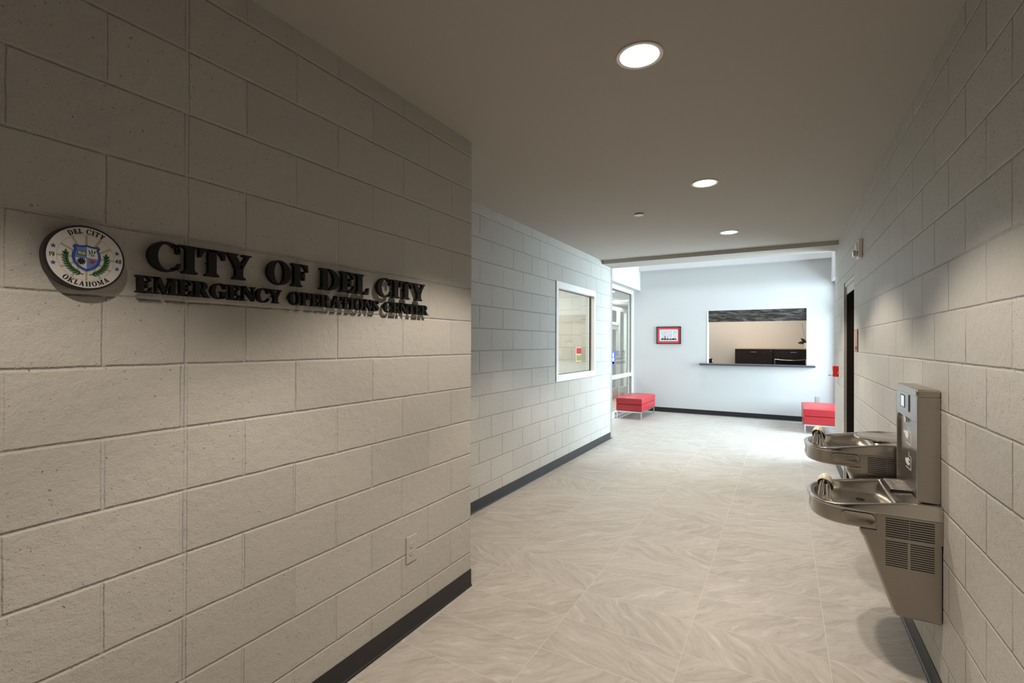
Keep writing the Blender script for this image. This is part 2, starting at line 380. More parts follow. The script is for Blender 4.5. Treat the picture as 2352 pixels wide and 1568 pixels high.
# left storefront
sf = B(); d0, d1 = XG-.10, XG
for (y0, y1) in ((YE, YE+.05), (9.02-.6, 9.07-.6), (10.62, 10.70)): box(sf, d0, d1, y0, y1, 0, 2.66)
box(sf, d0+.002, d1-.002, YE, YF, 2.60, 2.68); box(sf, d0+.002, d1-.002, YE, YF, 0, .10); box(sf, d0+.002, d1-.002, 8.47, YF, .775, .84)
w2 = struct('window_2', sf, M_whitealu, 'white framed storefront glazing left of the lobby', bevel=.003)
obj('window_gasket', box(box(B(), XG-.055, XG-.045, 10.59, 10.62, .10, 2.60), XG-.055, XG-.045, 8.47, 10.62, 2.585, 2.60), M_blackgloss, w2)
obj('window_pane', box(B(), XG-.053, XG-.047, 8.47, 10.62, .10, 2.60), M_glass, w2)
obj('window_pane', box(B(), XG-.053, XG-.047, YE+.05, 8.42, .10, 2.60), M_glass, w2)
# right entrance glazing
sf = B(); d0, d1 = XGR-.0, XGR+.10
for (y0, y1) in ((YE, YE+.05), (8.42, 8.48), (9.52, 9.58), (10.60, 10.70)): box(sf, d0, d1, y0, y1, 0, 2.66)
box(sf, d0+.002, d1-.002, YE, YF, 2.58, 2.665); box(sf, d0+.002, d1-.002, YE, YF, 0, .10); box(sf, d0+.002, d1-.002, YE, YF, 2.10, 2.16)
w3 = struct('window_3', sf, M_alu, 'aluminium framed entrance glazing right of the lobby', bevel=.003)
obj('window_pane', box(B(), XGR+.047, XGR+.053, YE+.05, 10.6, .10, 2.58), M_glass, w3)
# inner storefront seen through the left glazing
sf = B(); xa, xb = -4.08, -4.0
for (y0, y1) in ((11.95, 12.05), (13.05, 13.15), (13.75, 13.85), (15.8, 15.9)): box(sf, xa, xb, y0, y1, 0, 2.5)
box(sf, xa+.002, xb-.002, 11.95, 15.9, 2.40, 2.501); box(sf, xa+.002, xb-.002, 11.95, 13.1, 2.0, 2.08); box(sf, xa+.002, xb-.002, 13.1, 15.9, 0, .25)
w4 = struct('window_4', sf, M_whitealu, 'white inner storefront frame beyond the left glazing')
obj('window_pane', box(B(), -4.043, -4.037, 13.15, 15.8, .25, 2.4), M_glass, w4)
dl = B(); box(dl, -4.06, -4.02, 12.06, 12.16, .02, 1.99); box(dl, -4.06, -4.02, 12.95, 13.04, .02, 1.99); box(dl, -4.06, -4.02, 12.16, 12.95, .02, .28); box(dl, -4.06, -4.02, 12.16, 12.95, 1.88, 1.99)
door2 = struct('door_2', dl, M_frame_paint, 'glazed inner door beyond the left storefront')
obj('window_pane', box(B(), -4.043, -4.037, 12.16, 12.95, .28, 1.88), M_glass, door2)
obj('door_handle', box(B(), -4.0, -3.97, 12.18, 12.21, .8, 1.3), M_alu, door2)
# right wall door: frame, leaf set back in the opening
df = B(); q = .05
box(df, XR+.006, XR+.12, DY0+.005, DY0+q, 0, DZ-.01); box(df, XR-.004, XR+.12, DY1-q+.008, DY1, 0, DZ); box(df, XR+.006, XR+.12, DY0+q, DY1-q+.008, DZ-q, DZ-.01)
d1o = struct('door_1', df, M_frame_paint, 'grey hollow metal frame holding a near black door in the right wall', bevel=.002)
obj('door_leaf', box(B(), XR+.022, XR+.066, DY0+q+.003, DY1-q+.005, .008, DZ-q-.085), M_doorleaf, d1o, bevel=.002)
obj('transom_panel', box(B(), XR+.02, XR+.08, DY0+q, DY1-q, DZ-q-.08, DZ-q), M_frame_paint, d1o)

# ------------------------------------------------------------------ ceiling downlights
def downlight(x, y, label, k=1):
    t = thing('recessed_downlight', label, 'ceiling light', (x, y, H), 'recessed downlights along the corridor ceiling')
    bm = B(); lathe(bm, [(.081, -.001), (.099, -.001), (.099, -.004), (.095, -.007), (.083, -.005), (.081, -.001)], (0, 0, 0), 48, cap=False)
    r = obj('trim_ring', bm, M_white, t, smooth=True)
    bm = B(); lathe(bm, [(.082, -.0005), (.082, -.0035), (.04, -.0038)], (0, 0, 0), 48)
    obj('diffuser', bm, M_lamp, t)
    l = bpy.data.lights.new('downlight_beam', 'SPOT'); l.energy = LAMP*k; l.color = (1, .87, .74); l.spot_size = math.radians(109); l.spot_blend = .30
    l.shadow_soft_size = .035
    o = bpy.data.objects.new('downlight_beam', l); C.objects.link(o); o.parent = t; o.location = (0, 0, -.045)
LAMP = 130
downlight(-.541, 2.045, 'large round downlight nearest the camera in the corridor ceiling')
downlight(-.531, 3.92, 'middle of the three visible round ceiling downlights')
downlight(-.530, 5.78, 'small round downlight farthest down the corridor, near the header')
downlight(-.545, -.03, 'round ceiling downlight overhead, outside the view', .82)
bm = B(); lathe(bm, [(.020, 0), (.020, -.010), (.043, -.010), (.043, -.014), (.038, -.016)], (-1.205, 4.55, H), 32)
tag(obj('sprinkler_cover', bm, M_white, smooth=False), 'small flat white disc cover on the corridor ceiling left of the downlights', 'sprinkler')

# ------------------------------------------------------------------ serif lettering
def arc(cx, cy, rx, ry, a0, a1, n=20):
    return [(cx+rx*math.cos(math.radians(a0+(a1-a0)*i/n)), cy+ry*math.sin(math.radians(a0+(a1-a0)*i/n))) for i in range(n+1)]
def strip(o, i):                 # two polylines of equal length -> one polygon
    return o + i[::-1]
def stem(x, w=.23, o=.085, y0=0, y1=1, top=True, bot=True):
    h = .055
    P = []
    if bot: P += [(x-o, y0), (x+w+o, y0), (x+w+o, y0+h), (x+w+.02, y0+h+.05), (x+w, y0+h+.10)]
    else: P += [(x, y0), (x+w, y0)]
    if top: P += [(x+w, y1-h-.10), (x+w+.02, y1-h-.05), (x+w+o, y1-h), (x+w+o, y1), (x-o, y1), (x-o, y1-h), (x-.02, y1-h-.05), (x, y1-h-.10)]
    else: P += [(x+w, y1), (x, y1)]
    if bot: P += [(x, y0+h+.10), (x-.02, y0+h+.05), (x-o, y0+h)]
    return P
def glyph(ch):
    if ch == 'I': return .40, [stem(.085)]
    if ch == 'L': return .66, [stem(.085), [(.3, 0), (.63, 0), (.66, .34), (.60, .34), (.55, .20), (.46, .09), (.3, .07)]]
    if ch in 'EF':
        P = [stem(.085), [(.3, 1), (.3, .92), (.46, .91), (.54, .80), (.58, .68), (.64, .68), (.62, 1)],
             [(.3, .46), (.3, .54), (.38, .55), (.43, .60), (.44, .70), (.50, .70), (.50, .30), (.44, .30), (.43, .40), (.38, .45)]]
        if ch == 'E': P.append([(.3, 0), (.65, 0), (.69, .35), (.63, .35), (.57, .20), (.47, .09), (.3, .08)])
        return (.69 if ch == 'E' else .64), P
    if ch == 'T': return .76, [stem(.265, top=False), [(.0, 1), (0, .66), (.06, .66), (.10, .80), (.18, .90), (.27, .915), (.49, .915), (.58, .90), (.66, .80), (.70, .66), (.76, .66), (.76, 1)]]
    if ch == 'Y': return .80, [stem(.29, y1=.46, top=False), [(.0, 1), (0, .95), (.06, .92), (.29, .44), (.52, .44), (.50, .50), (.30, .92), (.37, .95), (.37, 1)], [(.43, .44), (.52, .44), (.73, .92), (.80, .95), (.80, 1), (.50, 1), (.50, .95), (.61, .91), (.42, .55)]]
    if ch == 'O': return .86, [strip(arc(.43, .5, .43, .525, 0, 360, 48), arc(.43, .5, .19, .455, 0, 360, 48))]
    if ch in 'CG':
        out = arc(.45, .5, .45, .525, 48, 312, 36); inn = arc(.47, .5, .24, .45, 48, 312, 36)
        P = [strip(out, inn), [(.76, 1.0), (.70, .66), (.76, .64), (.80, .64), (.80, 1.0)]]
        if ch == 'C': P += [[(.60, .06), (.76, .10), (.82, .30), (.77, .32), (.70, .18), (.60, .09)], [(.60, .93), (.60, 1.0), (.74, .93), (.78, .72), (.70, .70), (.68, .86)]]
        else: P += [[(.57, 0.01), (.57, .40), (.48, .42), (.48, .48), (.90, .48), (.90, .42), (.83, .40), (.83, .08), (.70, .02)], [(.60, .93), (.60, 1.0), (.74, .93), (.78, .72), (.70, .70), (.68, .86)]]
        return (.82 if ch == 'C' else .90), P
    if ch == 'D': return .84, [stem(.085), strip([(.3, 1)]+arc(.36, .5, .48, .5, 90, -90, 26)+[(.3, 0)], [(.3, .925)]+arc(.34, .5, .25, .425, 90, -90, 26)+[(.3, .075)])]
    if ch in 'PR':
        P = [stem(.085), strip([(.3, 1)]+arc(.42, .73, .30, .27, 90, -90, 20)+[(.3, .46)], [(.3, .92)]+arc(.40, .73, .09, .19, 90, -90, 20)+[(.3, .54)])]
        if ch == 'R': P.append([(.36, .50), (.55, .52), (.78, .08), (.86, .055), (.86, 0), (.60, 0), (.36, .46)])
        return (.72 if ch == 'P' else .86), P
    if ch == 'N': return .88, [stem(.10, .08, .10), stem(.70, .08, .10, y0=.0, bot=False), [(.0, 1), (.0, .95), (.10, .90), (.70, .0), (.78, .0), (.78, .22), (.30, 1)]]
    if ch == 'M': return 1.08, [stem(.10, .08, .10), stem(.76, .23, .085), [(0, 1), (0, .95), (.10, .90), (.47, .0), (.53, 0), (.58, .25), (.30, 1)], [(.47, .0), (.53, 0), (.80, .78), (.80, 1), (.76, 1)]]
    if ch == 'A': return .88, [[(.0, 0), (.0, .055), (.08, .08), (.38, 1.0), (.46, 1.0), (.46, .82), (.18, .08), (.27, .055), (.27, 0)], [(.36, 1.0), (.52, 1.0), (.82, .08), (.88, .055), (.88, 0), (.46, 0), (.46, .055), (.55, .08), (.40, .60)], [(.20, .27), (.56, .27), (.56, .34), (.22, .34)]]
    if ch == 'H': return .94, [stem(.085), stem(.62), [(.3, .46), (.65, .46), (.65, .54), (.3, .54)]]
    if ch == 'K': return .90, [stem(.085), [(.30, .36), (.30, .48), (.62, .93), (.54, .945), (.54, 1), (.84, 1), (.84, .945), (.74, .92), (.44, .50)], [(.36, .46), (.52, .62), (.82, .08), (.90, .055), (.90, 0), (.52, 0), (.52, .055), (.56, .08)]]
    if ch == 'S':
        ctr = [(.58, .74), (.50, .90), (.34, .955), (.17, .90), (.13, .74), (.22, .60), (.36, .50), (.50, .40), (.56, .26), (.50, .11), (.34, .045), (.17, .10), (.08, .28)]
        wid = [.03, .05, .045, .07, .10, .12, .13, .12, .10, .07, .045, .05, .03]
        o, i = [], []
        for k, (x, y) in enumerate(ctr):
            a = ctr[max(k-1, 0)]; b = ctr[min(k+1, len(ctr)-1)]; dx, dy = b[0]-a[0], b[1]-a[1]; L = math.hypot(dx, dy)
            o.append((x-dy/L*wid[k], y+dx/L*wid[k])); i.append((x+dy/L*wid[k], y-dx/L*wid[k]))
        return .68, [('q', o, i), [(.55, 1), (.52, .72), (.60, .66), (.61, 1)], [(.05, 0), (.11, 0), (.14, .28), (.05, .34)]]
    if ch == 'U': return .86, [stem(.085, bot=False, y0=.3), stem(.64, .08, .10, bot=False, y0=.3), ('q', arc(.43, .32, .345, .33, 180, 360, 20), arc(.43+.06, .32, .175, .25, 180, 360, 20))]
    if ch == '1': return .34, [[(.13, 0), (.29, 0), (.29, 1), (.20, 1), (.06, .86), (.06, .74), (.13, .78)]]
    if ch == '4': return .62, [[(.36, 0), (.50, 0), (.50, 1), (.36, 1)], [(0, .22), (.60, .22), (.60, .35), (0, .35)], [(0, .30), (.13, .30), (.50, .84), (.50, 1), (.38, 1)]]
    if ch == '8': return .60, [strip(arc(.3, .27, .30, .28, 0, 360, 28), arc(.3, .27, .14, .15, 0, 360, 28)), strip(arc(.3, .76, .27, .25, 0, 360, 28), arc(.3, .76, .12, .13, 0, 360, 28))]
    if ch == '9': return .60, [strip(arc(.3, .68, .30, .32, 0, 360, 28), arc(.3, .68, .14, .18, 0, 360, 28)), ('q', [(.60, .68), (.58, .35), (.44, .08), (.20, 0)], [(.44, .68), (.42, .38), (.34, .18), (.20, .13)])]
    return .4, []
def put_glyph(bm, ch, mapf, d0, d1):
    for P in glyph(ch)[1]:
        if isinstance(P, tuple):                       # ribbon: quads between two polylines
            o, i = P[1], P[2]
            for k in range(len(o)-1): prism(bm, [o[k], o[k+1], i[k+1], i[k]], mapf, d0, d1)
        elif len(P) > 60:                              # closed ring
            n = len(P)//2; o, i = P[:n], P[n:][::-1]
            for k in range(n-1): prism(bm, [o[k], o[k+1], i[k+1], i[k]], mapf, d0, d1)
        else: prism(bm, P, mapf, d0, d1)
ORD = ['first', 'second', 'third', 'fourth', 'fifth', 'sixth', 'seventh', 'eighth', 'ninth', 'tenth']
def word_on_wall(word, ya, yb, z0, h, desc, line):
    ws = [glyph(c)[0] for c in word]; gap = .045; tot = sum(ws)+gap*(len(word)-1); s = (yb-ya)/tot
    y = ya
    for k, ch in enumerate(word):
        bm = B(); X0 = XL+.012
        put_glyph(bm, ch, lambda a, b, d: (d, y+a*s, z0+b*h), X0, X0+.017)
        w = ws[k]*s
        cyl(bm, (XL-.004, y+w*.40, z0+h*.5), (X0+.004, y+w*.40, z0+h*.5), .0022, n=8) if ch in 'ITEFLDPRNMHKAYS' else cyl(bm, (XL-.004, y+w*.12, z0+h*.5), (X0+.004, y+w*.12, z0+h*.5), .0022, n=8)
        o = obj('sign_letter', bm, M_letter)
        nth = '' if word.count(ch) == 1 else ORD[word[:k+1].count(ch)-1]+' '
        tag(o, 'raised black %sletter %s of %s' % (nth, ch, desc), 'letter', 'black raised letters of the %s line of the wall sign' % line)
        y += w+gap*s
Z1, H1, Z2, H2 = 1.713, .0885, 1.641, .0510
word_on_wall('CITY', .693, 1.011, Z1, H1, 'CITY, the first word of the upper line', 'upper')
word_on_wall('OF', 1.071, 1.244, Z1, H1, 'OF in the upper line', 'upper')
word_on_wall('DEL', 1.302, 1.565, Z1, H1, 'DEL in the upper line', 'upper')
word_on_wall('CITY', 1.617, 1.957, Z1, H1, 'CITY, the last word of the upper line', 'upper')
word_on_wall('EMERGENCY', .663, 1.130, Z2, H2, 'EMERGENCY in the lower line', 'lower')
word_on_wall('OPERATIONS', 1.162, 1.629, Z2, H2, 'OPERATIONS in the lower line', 'lower')
word_on_wall('CENTER', 1.663, 1.983, Z2, H2, 'CENTER in the lower line', 'lower')

# ------------------------------------------------------------------ the round city seal
SY, SZ, SR = .545, 1.722, .0815
seal = thing('wall_seal', 'round DEL CITY OKLAHOMA seal with blue shield on the left block wall', 'seal', (XL, SY, SZ))
bm = B(); lathe(bm, [(SR+.004, .004), (SR+.0055, .008), (SR+.0055, .034), (SR+.0045, .036)], (XL, SY, SZ), 72, 'X')
at(seal, obj('black_rim', bm, M_black, smooth=False))
FX = XL+.0365
bm = B(); lathe(bm, [(SR, -.003), (SR, 0)], (FX, SY, SZ), 72, 'X'); at(seal, obj('white_face', bm, M_sealwhite))
def on_face(name, polys, mat, lev, parent=seal):
    bm = B(); k = FX+.0002+.0004*lev
    mp = lambda a, b, d: (d, SY+a*SR, SZ+b*SR)
    for P in polys:
        if isinstance(P, tuple):
            for q in range(len(P[1])-1): prism(bm, [P[1][q], P[1][q+1], P[2][q+1], P[2][q]], mp, k-.0004*lev-.0003, k)
        else: prism(bm, P, mp, k-.0004*lev-.0003, k)
    o = obj(name, bm, mat); return at(parent, o) if parent is seal else o
cl = lambda r, n=72: arc(0, 0, r, r, 0, 360, n)
on_face('ring_line', [('q', cl(.755), cl(.745))], M_khaki, 0)
rays = []
for k in range(12):
    a = math.radians(90+30*k); ca, sa = math.cos(a), math.sin(a); w = .027
    rays.append([(ca*.2-sa*w, sa*.2+ca*w), (ca*.2+sa*w, sa*.2-ca*w), (ca*.75+sa*w, sa*.75-ca*w), (ca*.75-sa*w, sa*.75+ca*w)])
on_face('sunburst', rays, M_khaki, 1)
def leafp(x, y, a, L, w):
    ca, sa = math.cos(a), math.sin(a); pts = [(0, 0), (.3, .5), (.6, .42), (1, 0), (.6, -.42), (.3, -.5)]
    return [(x+(p*L)*ca-(q*w)*sa, y+(p*L)*sa+(q*w)*ca) for p, q in pts]
for side in (-1, 1):
    P = []; stemo, stemi = [], []
    for k in range(11):
        t = math.radians(262-8.7*k) if side < 0 else math.radians(278+8.7*k)
        x, y = .54*math.cos(t), -.02+.54*math.sin(t)
        stemo.append((x*1.02, y*1.02)); stemi.append((x*.98, y*.98))
        tg = t-PI/2 if side < 0 else t+PI/2
        if k > 0:
            P.append(leafp(x, y, tg+.66, .145, .052)); P.append(leafp(x, y, tg-.66, .145, .052))
    P.append(leafp(x, y, tg, .2, .08)); P.append(('q', stemo, stemi))
    on_face('laurel_branch', P, M_green, 2)
shield = [(0, .43), (.10, .40), (.22, .39), (.30, .42), (.36, .34), (.32, .25), (.37, .14), (.38, -.02), (.34, -.18), (.24, -.32), (.10, -.41), (0, -.45)]
full = shield + [(-a, b) for a, b in shield[::-1][1:-1]]
on_face('shield', [full], M_blue, 3)
inn = [(0, .36), (.10, .335), (.20, .325), (.26, .33), (.255, .25), (.295, .13), (.30, -.02), (.27, -.15), (.19, -.26), (.09, -.335), (0, -.37)]
on_face('shield_quarter', [[(0, 0)]+[(-a, b) for a, b in inn[:7]]], M_ltblue, 4)
on_face('shield_quarter', [[(0, 0)]+inn[:7]], M_sealwhite, 4)
on_face('shield_quarter', [[(0, -.02), (-.30, -.02)]+[(-a, b) for a, b in inn[7:]]], M_sealwhite, 4)
on_face('shield_quarter', [[(0, -.02), (.30, -.02)]+inn[7:]], M_ltblue, 4)
on_face('open_book', [[(-.25, .08), (-.02, .06), (-.02, .21), (-.25, .22)]], M_ink, 5)
on_face('book_pages', [[(-.235, .10), (-.14, .085), (-.14, .195), (-.235, .205)], [(-.13, .085), (-.035, .08), (-.035, .19), (-.13, .195)]], M_gold, 6)
on_face('wheat_sprig', [leafp(.10, .14, 2.0, .15, .035), leafp(.14, .14, 1.6, .16, .035), leafp(.18, .14, 1.15, .15, .035), leafp(.10, .145, 3.9, .07, .03), leafp(.13, .13, 4.7, .09, .035), leafp(.17, .13, 5.1, .08, .03)], M_green, 5)
gear = []
for k in range(10):
    a = 2*PI*k/10
    for r, da in ((.075, -.31), (.115, -.17), (.115, .17), (.075, .31)): gear.append((-.14+r*math.cos(a+da), -.13+r*math.sin(a+da)))
on_face('gear', [gear], M_ink, 5)
on_face('graduation_cap', [[(.05, -.10), (.13, -.06), (.25, -.09), (.17, -.14)], [(.08, -.13), (.20, -.13), (.20, -.18), (.09, -.18)]], M_sealred, 5)
stars = []
for a in (163, 197, 17, -17):
    cx, cy = .87*math.cos(math.radians(a)), .87*math.sin(math.radians(a))
    cy *= 1.05
    star = [(cx+(.082 if k % 2 == 0 else .033)*math.cos(PI/2+PI*k/5), cy+(.082 if k % 2 == 0 else .033)*math.sin(PI/2+PI*k/5)) for k in range(10)]
    on_face('star', [star], M_blue, 1)
bm = B()
def seal_text(txt, r, a_mid, step, size, inward=False):
    n = len(txt); ws = [glyph(c)[0] if c != ' ' else .35 for c in txt]; tot = sum(ws)+.14*(n-1)
    acc = 0
    for ch, w in zip(txt, ws):
        m_ = acc+w/2-tot/2; acc += w+.14
        th = math.radians(a_mid)-m_*size/r*(1 if not inward else -1)
        rot = th-PI/2 if not inward else th+PI/2
        ca, sa = math.cos(rot), math.sin(rot)
        def mp(a, b, d, w=w, th=th, ca=ca, sa=sa):
            p, q = (a-w/2)*size, (b-.5)*size
            x, y = r*math.cos(th)+p*ca-q*sa, r*math.sin(th)+p*sa+q*ca
            return (d, SY+x*SR, SZ+y*SR)
        if ch != ' ': put_glyph(bm, ch, mp, FX, FX+.0008)
def numeral(txt, cx, size=.135):
    ws = [glyph(c)[0] for c in txt]; tot = sum(ws)+.08*(len(txt)-1); a0 = -tot/2
    for ch, w in zip(txt, ws):
        put_glyph(bm, ch, lambda a, b, d, a0=a0: (d, SY+(cx+(a+a0)*size)*SR, SZ+(b-.5)*size*SR), FX, FX+.0008); a0 += w+.08
seal_text('DEL CITY', .868, 90, 0, .158); at(seal, obj('arched_lettering', bm, M_ink))
bm = B(); seal_text('OKLAHOMA', .868, 270, 0, .158, True); at(seal, obj('arched_lettering', bm, M_ink))
bm = B(); numeral('19', -.87); at(seal, obj('numeral', bm, M_ink))
bm = B(); numeral('48', .87); at(seal, obj('numeral', bm, M_ink))

# ------------------------------------------------------------------ electrical outlets
def rect(x0, x1, z0, z1): return [(x0, z0), (x1, z0), (x1, z1), (x0, z1)]
def outlet(name, label, mp, plate_h=.122, w=.078):
    """mp(a across, b up, d out)"""
    bm = B(); prism(bm, [(-w/2, -plate_h/2), (w/2, -plate_h/2), (w/2, plate_h/2), (-w/2, plate_h/2)], mp, 0, .006)
    t = thing(name, label, 'outlet', mp(0, 0, 0))
    at(t, obj('cover_plate', bm, M_almond, bevel=.003))
    for s in (-1, 1):
        cy = s*.0195; bm = B()
        prism(bm, [(x, y+cy) for x, y in arc(0, 0, .0165, .0140, 0, 360, 24)[:-1]], mp, .005, .0085)
        o = at(t, obj('receptacle', bm, M_recept))
        bm = B()
        for a in (-.0065, .0065): prism(bm, [(a-.0014, cy-.001), (a+.0014, cy-.001), (a+.0014, cy+.007), (a-.0014, cy+.007)], mp, .0080, .0089)
        prism(bm, [(x, y+cy-.007) for x, y in arc(0, 0, .0024, .0024, 0, 360, 10)[:-1]], mp, .0080, .0089)
        so = obj('socket_slots', bm, M_slot); so.parent = o
    bm = B(); prism(bm, [(x, y) for x, y in arc(0, 0, .003, .003, 0, 360, 10)[:-1]], mp, .006, .0072)
    at(t, obj('plate_screw', bm, M_alu))
    return t
outlet('wall_outlet', 'almond duplex outlet low on the left block wall', lambda a, b, d: (XL+d, 1.886+a, .428+b), .137, .078)
outlet('wall_outlet', 'small outlet low on the far lobby wall above the right ottoman', lambda a, b, d: (.56+a, YF-d, .44+b), .118, .075)

# ------------------------------------------------------------------ lobby: framed picture, counter, office
def rect(x0, x1, z0, z1): return [(x0, z0), (x1, z0), (x1, z1), (x0, z1)]
my = lambda a, b, d: (a, YF-d, b)
pf = thing('framed_picture', 'black framed skyline photograph with a red mat on the far wall', 'picture', (-2.18, YF, 1.68))
x0, x1, z0, z1 = -2.436, -1.922, 1.49, 1.866; bw = .02
bm = B()
for r in (rect(x0, x1, z0, z0+bw), rect(x0, x1, z1-bw, z1), rect(x0, x0+bw, z0, z1), rect(x1-bw, x1, z0, z1)): prism(bm, r, my, .001, .026)
at(pf, obj('picture_frame', bm, M_picframe))
bm = B(); prism(bm, rect(x0+bw, x1-bw, z0+bw, z1-bw), my, .004, .012); at(pf, obj('mat_board', bm, M_mat))
bm = B(); prism(bm, rect(x0+.065, x1-.065, z0+.065, z1-.065), my, .011, .0135); at(pf, obj('print_border', bm, M_white))
bm = B(); prism(bm, rect(x0+.078, x1-.078, z0+.078, z1-.078), my, .013, .0145); ph = at(pf, obj('photo_print', bm, M_photoprint))
bm = B(); rr = random.Random(4); xx = x0+.09
while xx < x1-.10:
    wdt = rr.uniform(.008, .03); prism(bm, rect(xx, xx+wdt, z0+.085, z0+.10+rr.uniform(.0, .035)), my, .0145, .0152); xx += wdt*rr.uniform(.8, 1.3)
prism(bm, rect(-2.26, -2.252, z0+.1, z0+.16), my, .0145, .0152); prism(bm, rect(-2.27, -2.242, z0+.15, z0+.165), my, .0145, .0152)
at(pf, obj('skyline', bm, M_ink))
bm = B(); prism(bm, rect(-2.10, -2.088, z0+.10, z1-.08), my, .0145, .0152); at(pf, obj('monument', bm, M_white))

tag(obj('counter_sill', box(B(), -1.535, .520, YF-.11, YF+.20, OZ0-.038, OZ0), M_sill, bevel=.004), 'long charcoal counter ledge under the reception opening', 'counter')
bm = B()
box(bm, OX0-.0, OX0+.022, YF-.006, YF+.126, OZ0, OZ1); box(bm, OX1-.006, OX1, YF-.002, YF+.126, OZ0, OZ1)
struct('trim_3', bm, M_white, 'white jamb lining of the reception opening')
sh = thing('rolling_shutter', 'dark bronze rolling shutter raised at the top of the reception opening', 'shutter', (-.5, YF+.06, OZ1))
at(sh, obj('shutter_hood', box(B(), OX0+.022, OX1-.006, YF+.03, YF+.11, 2.105, OZ1), M_valance, bevel=.004))
at(sh, obj('bottom_bar', box(B(), OX0+.022, OX1-.006, YF+.045, YF+.10, 1.950, 2.100), M_valance, bevel=.004))

def credenza(x0, x1, label):
    t = thing('file_cabinet', label, 'cabinet', ((x0+x1)/2, 12.5, 0), 'espresso file cabinets behind the reception opening')
    yf = 12.30
    at(t, obj('carcass', box(B(), x0, x1, yf+.02, 12.80, .0, 1.372), M_espresso))
    at(t, obj('cabinet_top', box(B(), x0, x1, yf-.008, 12.805, 1.372, 1.392), M_tan, bevel=.002))
    z = 1.368
    for k in range(4):
        dr = at(t, obj('drawer', box(B(), x0+.012, x1-.012, yf, yf+.022, z-.328, z-.006), M_espresso, bevel=.002))
        cx = (x0+x1)/2; bm = B(); box(bm, cx-.058, cx+.058, yf-.022, yf-.012, z-.066, z-.054); box(bm, cx-.05, cx-.04, yf-.014, yf+.002, z-.064, z-.056); box(bm, cx+.04, cx+.05, yf-.014, yf+.002, z-.064, z-.056)
        h = obj('handle', bm, M_alu); h.parent = dr
        if k == 0: bm = B(); cyl(bm, (x1-.045, yf-.004, z-.04), (x1-.045, yf+.003, z-.04), .008, n=12); lk = obj('lock', bm, M_alu); lk.parent = dr
        z -= .335
credenza(-.995, -.212, 'left dark brown file cabinet seen through the reception opening')
credenza(-.206, .585, 'right dark brown file cabinet under the potted plant')

pl = thing('potted_plant', 'broad leaved plant in a white pot on the right file cabinet', 'plant', (.435, 12.5, 1.392))
bm = B(); lathe(bm, [(.07, .001), (.072, .012), (.066, .014)], (.435, 12.5, 1.392), 24); at(pl, obj('saucer', bm, M_pot))
bm = B(); lathe(bm, [(.036, .013), (.052, .125), (.050, .128), (.046, .12)], (.435, 12.5, 1.392), 24); at(pl, obj('pot', bm, M_pot, smooth=True))
def leaf(base, tip, w, sag):
    bm = B(); b, t = Vector(base), Vector(tip); d = t-b; side = d.cross(Vector((0, -1, .3))).normalized(); up = side.cross(d).normalized()
    n = 10; rows = []
    for i in range(n+1):
        s = i/n; wd = w*math.sin(PI*min(1, s*.96+.03))**.7; c = b+d*s+up*sag*math.sin(PI*s)
        rows.append([bm.verts.new(c-side*wd+up*.004), bm.verts.new(c-up*.006), bm.verts.new(c+side*wd+up*.004)])
    for i in range(n):
        for k in range(2): bm.faces.new((rows[i][k], rows[i][k+1], rows[i+1][k+1], rows[i+1][k]))
    r = bmesh.ops.solidify(bm, geom=bm.faces[:], thickness=.003)
    return obj('leaf', bm, M_leaf, smooth=True)
pb = (.43, 12.5, 1.52)
for tip, w, s in (((.275, 12.46, 1.515), .032, .02), ((.335, 12.47, 1.625), .030, .01), ((.56, 12.45, 1.60), .028, .02), ((.60, 12.5, 1.53), .03, .02), ((.50, 12.62, 1.60), .03, .02)): at(pl, leaf(pb, tip, w, s))
bm = B(); tube(bm, [(.432, 12.5, 1.50), (.40, 12.5, 1.70), (.355, 12.5, 1.965)], .0028, 8); at(pl, obj('stake', bm, M_stem))

def task_chair(x, y, rz, label, ztop=1.165):
    t = thing('office_chair', label, 'chair', (x, y, 0), 'office chairs behind the reception opening'); t.rotation_euler = (0, 0, rz)
    hw = .285; zb, zt = .58, ztop
    def bp(u, v): return (hw*u, .02-.05*(1-u*u)+.0*v, zb+(zt-zb)*v-.022*(1-u*u)*v)
    bm = B(); rows = [[bm.verts.new(bp(-.97+1.94*i/14, j/8*.97)) for i in range(15)] for j in range(9)]
    for j in range(8):
        for i in range(14): bm.faces.new((rows[j][i], rows[j][i+1], rows[j+1][i+1], rows[j+1][i]))
    bmesh.ops.solidify(bm, geom=bm.faces[:], thickness=.012); obj('backrest', bm, M_fabric, t, smooth=True)
    bm = B(); pts = [bp(-1, v/6) for v in range(6)]+[bp(-1+2*k/14, 1) for k in range(15)]+[bp(1, v/6) for v in range(5, -1, -1)]
    tube(bm, pts, .009, 10); obj('back_frame', bm, M_chrome, t, smooth=True)
    bm = B(); box(bm, -.25, .25, -.50, -.03, .44, .51); obj('seat', bm, M_fabric, t, bevel=.03, seg=4)
    bm = B(); cyl(bm, (0, -.26, .12), (0, -.26, .44), .025, n=16); obj('gas_column', bm, M_chrome, t, smooth=True)
    bm = B(); tube(bm, [(0, -.26, .42), (0, .02, .44), (0, .05, .62)], .018, 10); obj('back_bracket', bm, M_black, t, smooth=True)
    for k in range(5):
        a = 2*PI*k/5; ex, ey = .29*math.cos(a), -.26+.29*math.sin(a)
        bm = B(); tube(bm, [(0, -.26, .13), (ex, ey, .08)], [.024, .014], 8); l = obj('base_arm', bm, M_chrome, t)
        bm = B(); cyl(bm, (ex-.012*math.sin(a), ey+.012*math.cos(a), .03), (ex+.012*math.sin(a), ey-.012*math.cos(a), .03), .03, n=16); cyl(bm, (ex, ey, .03), (ex, ey, .085), .006, n=8); w = obj('caster', bm, M_black); w.parent = l
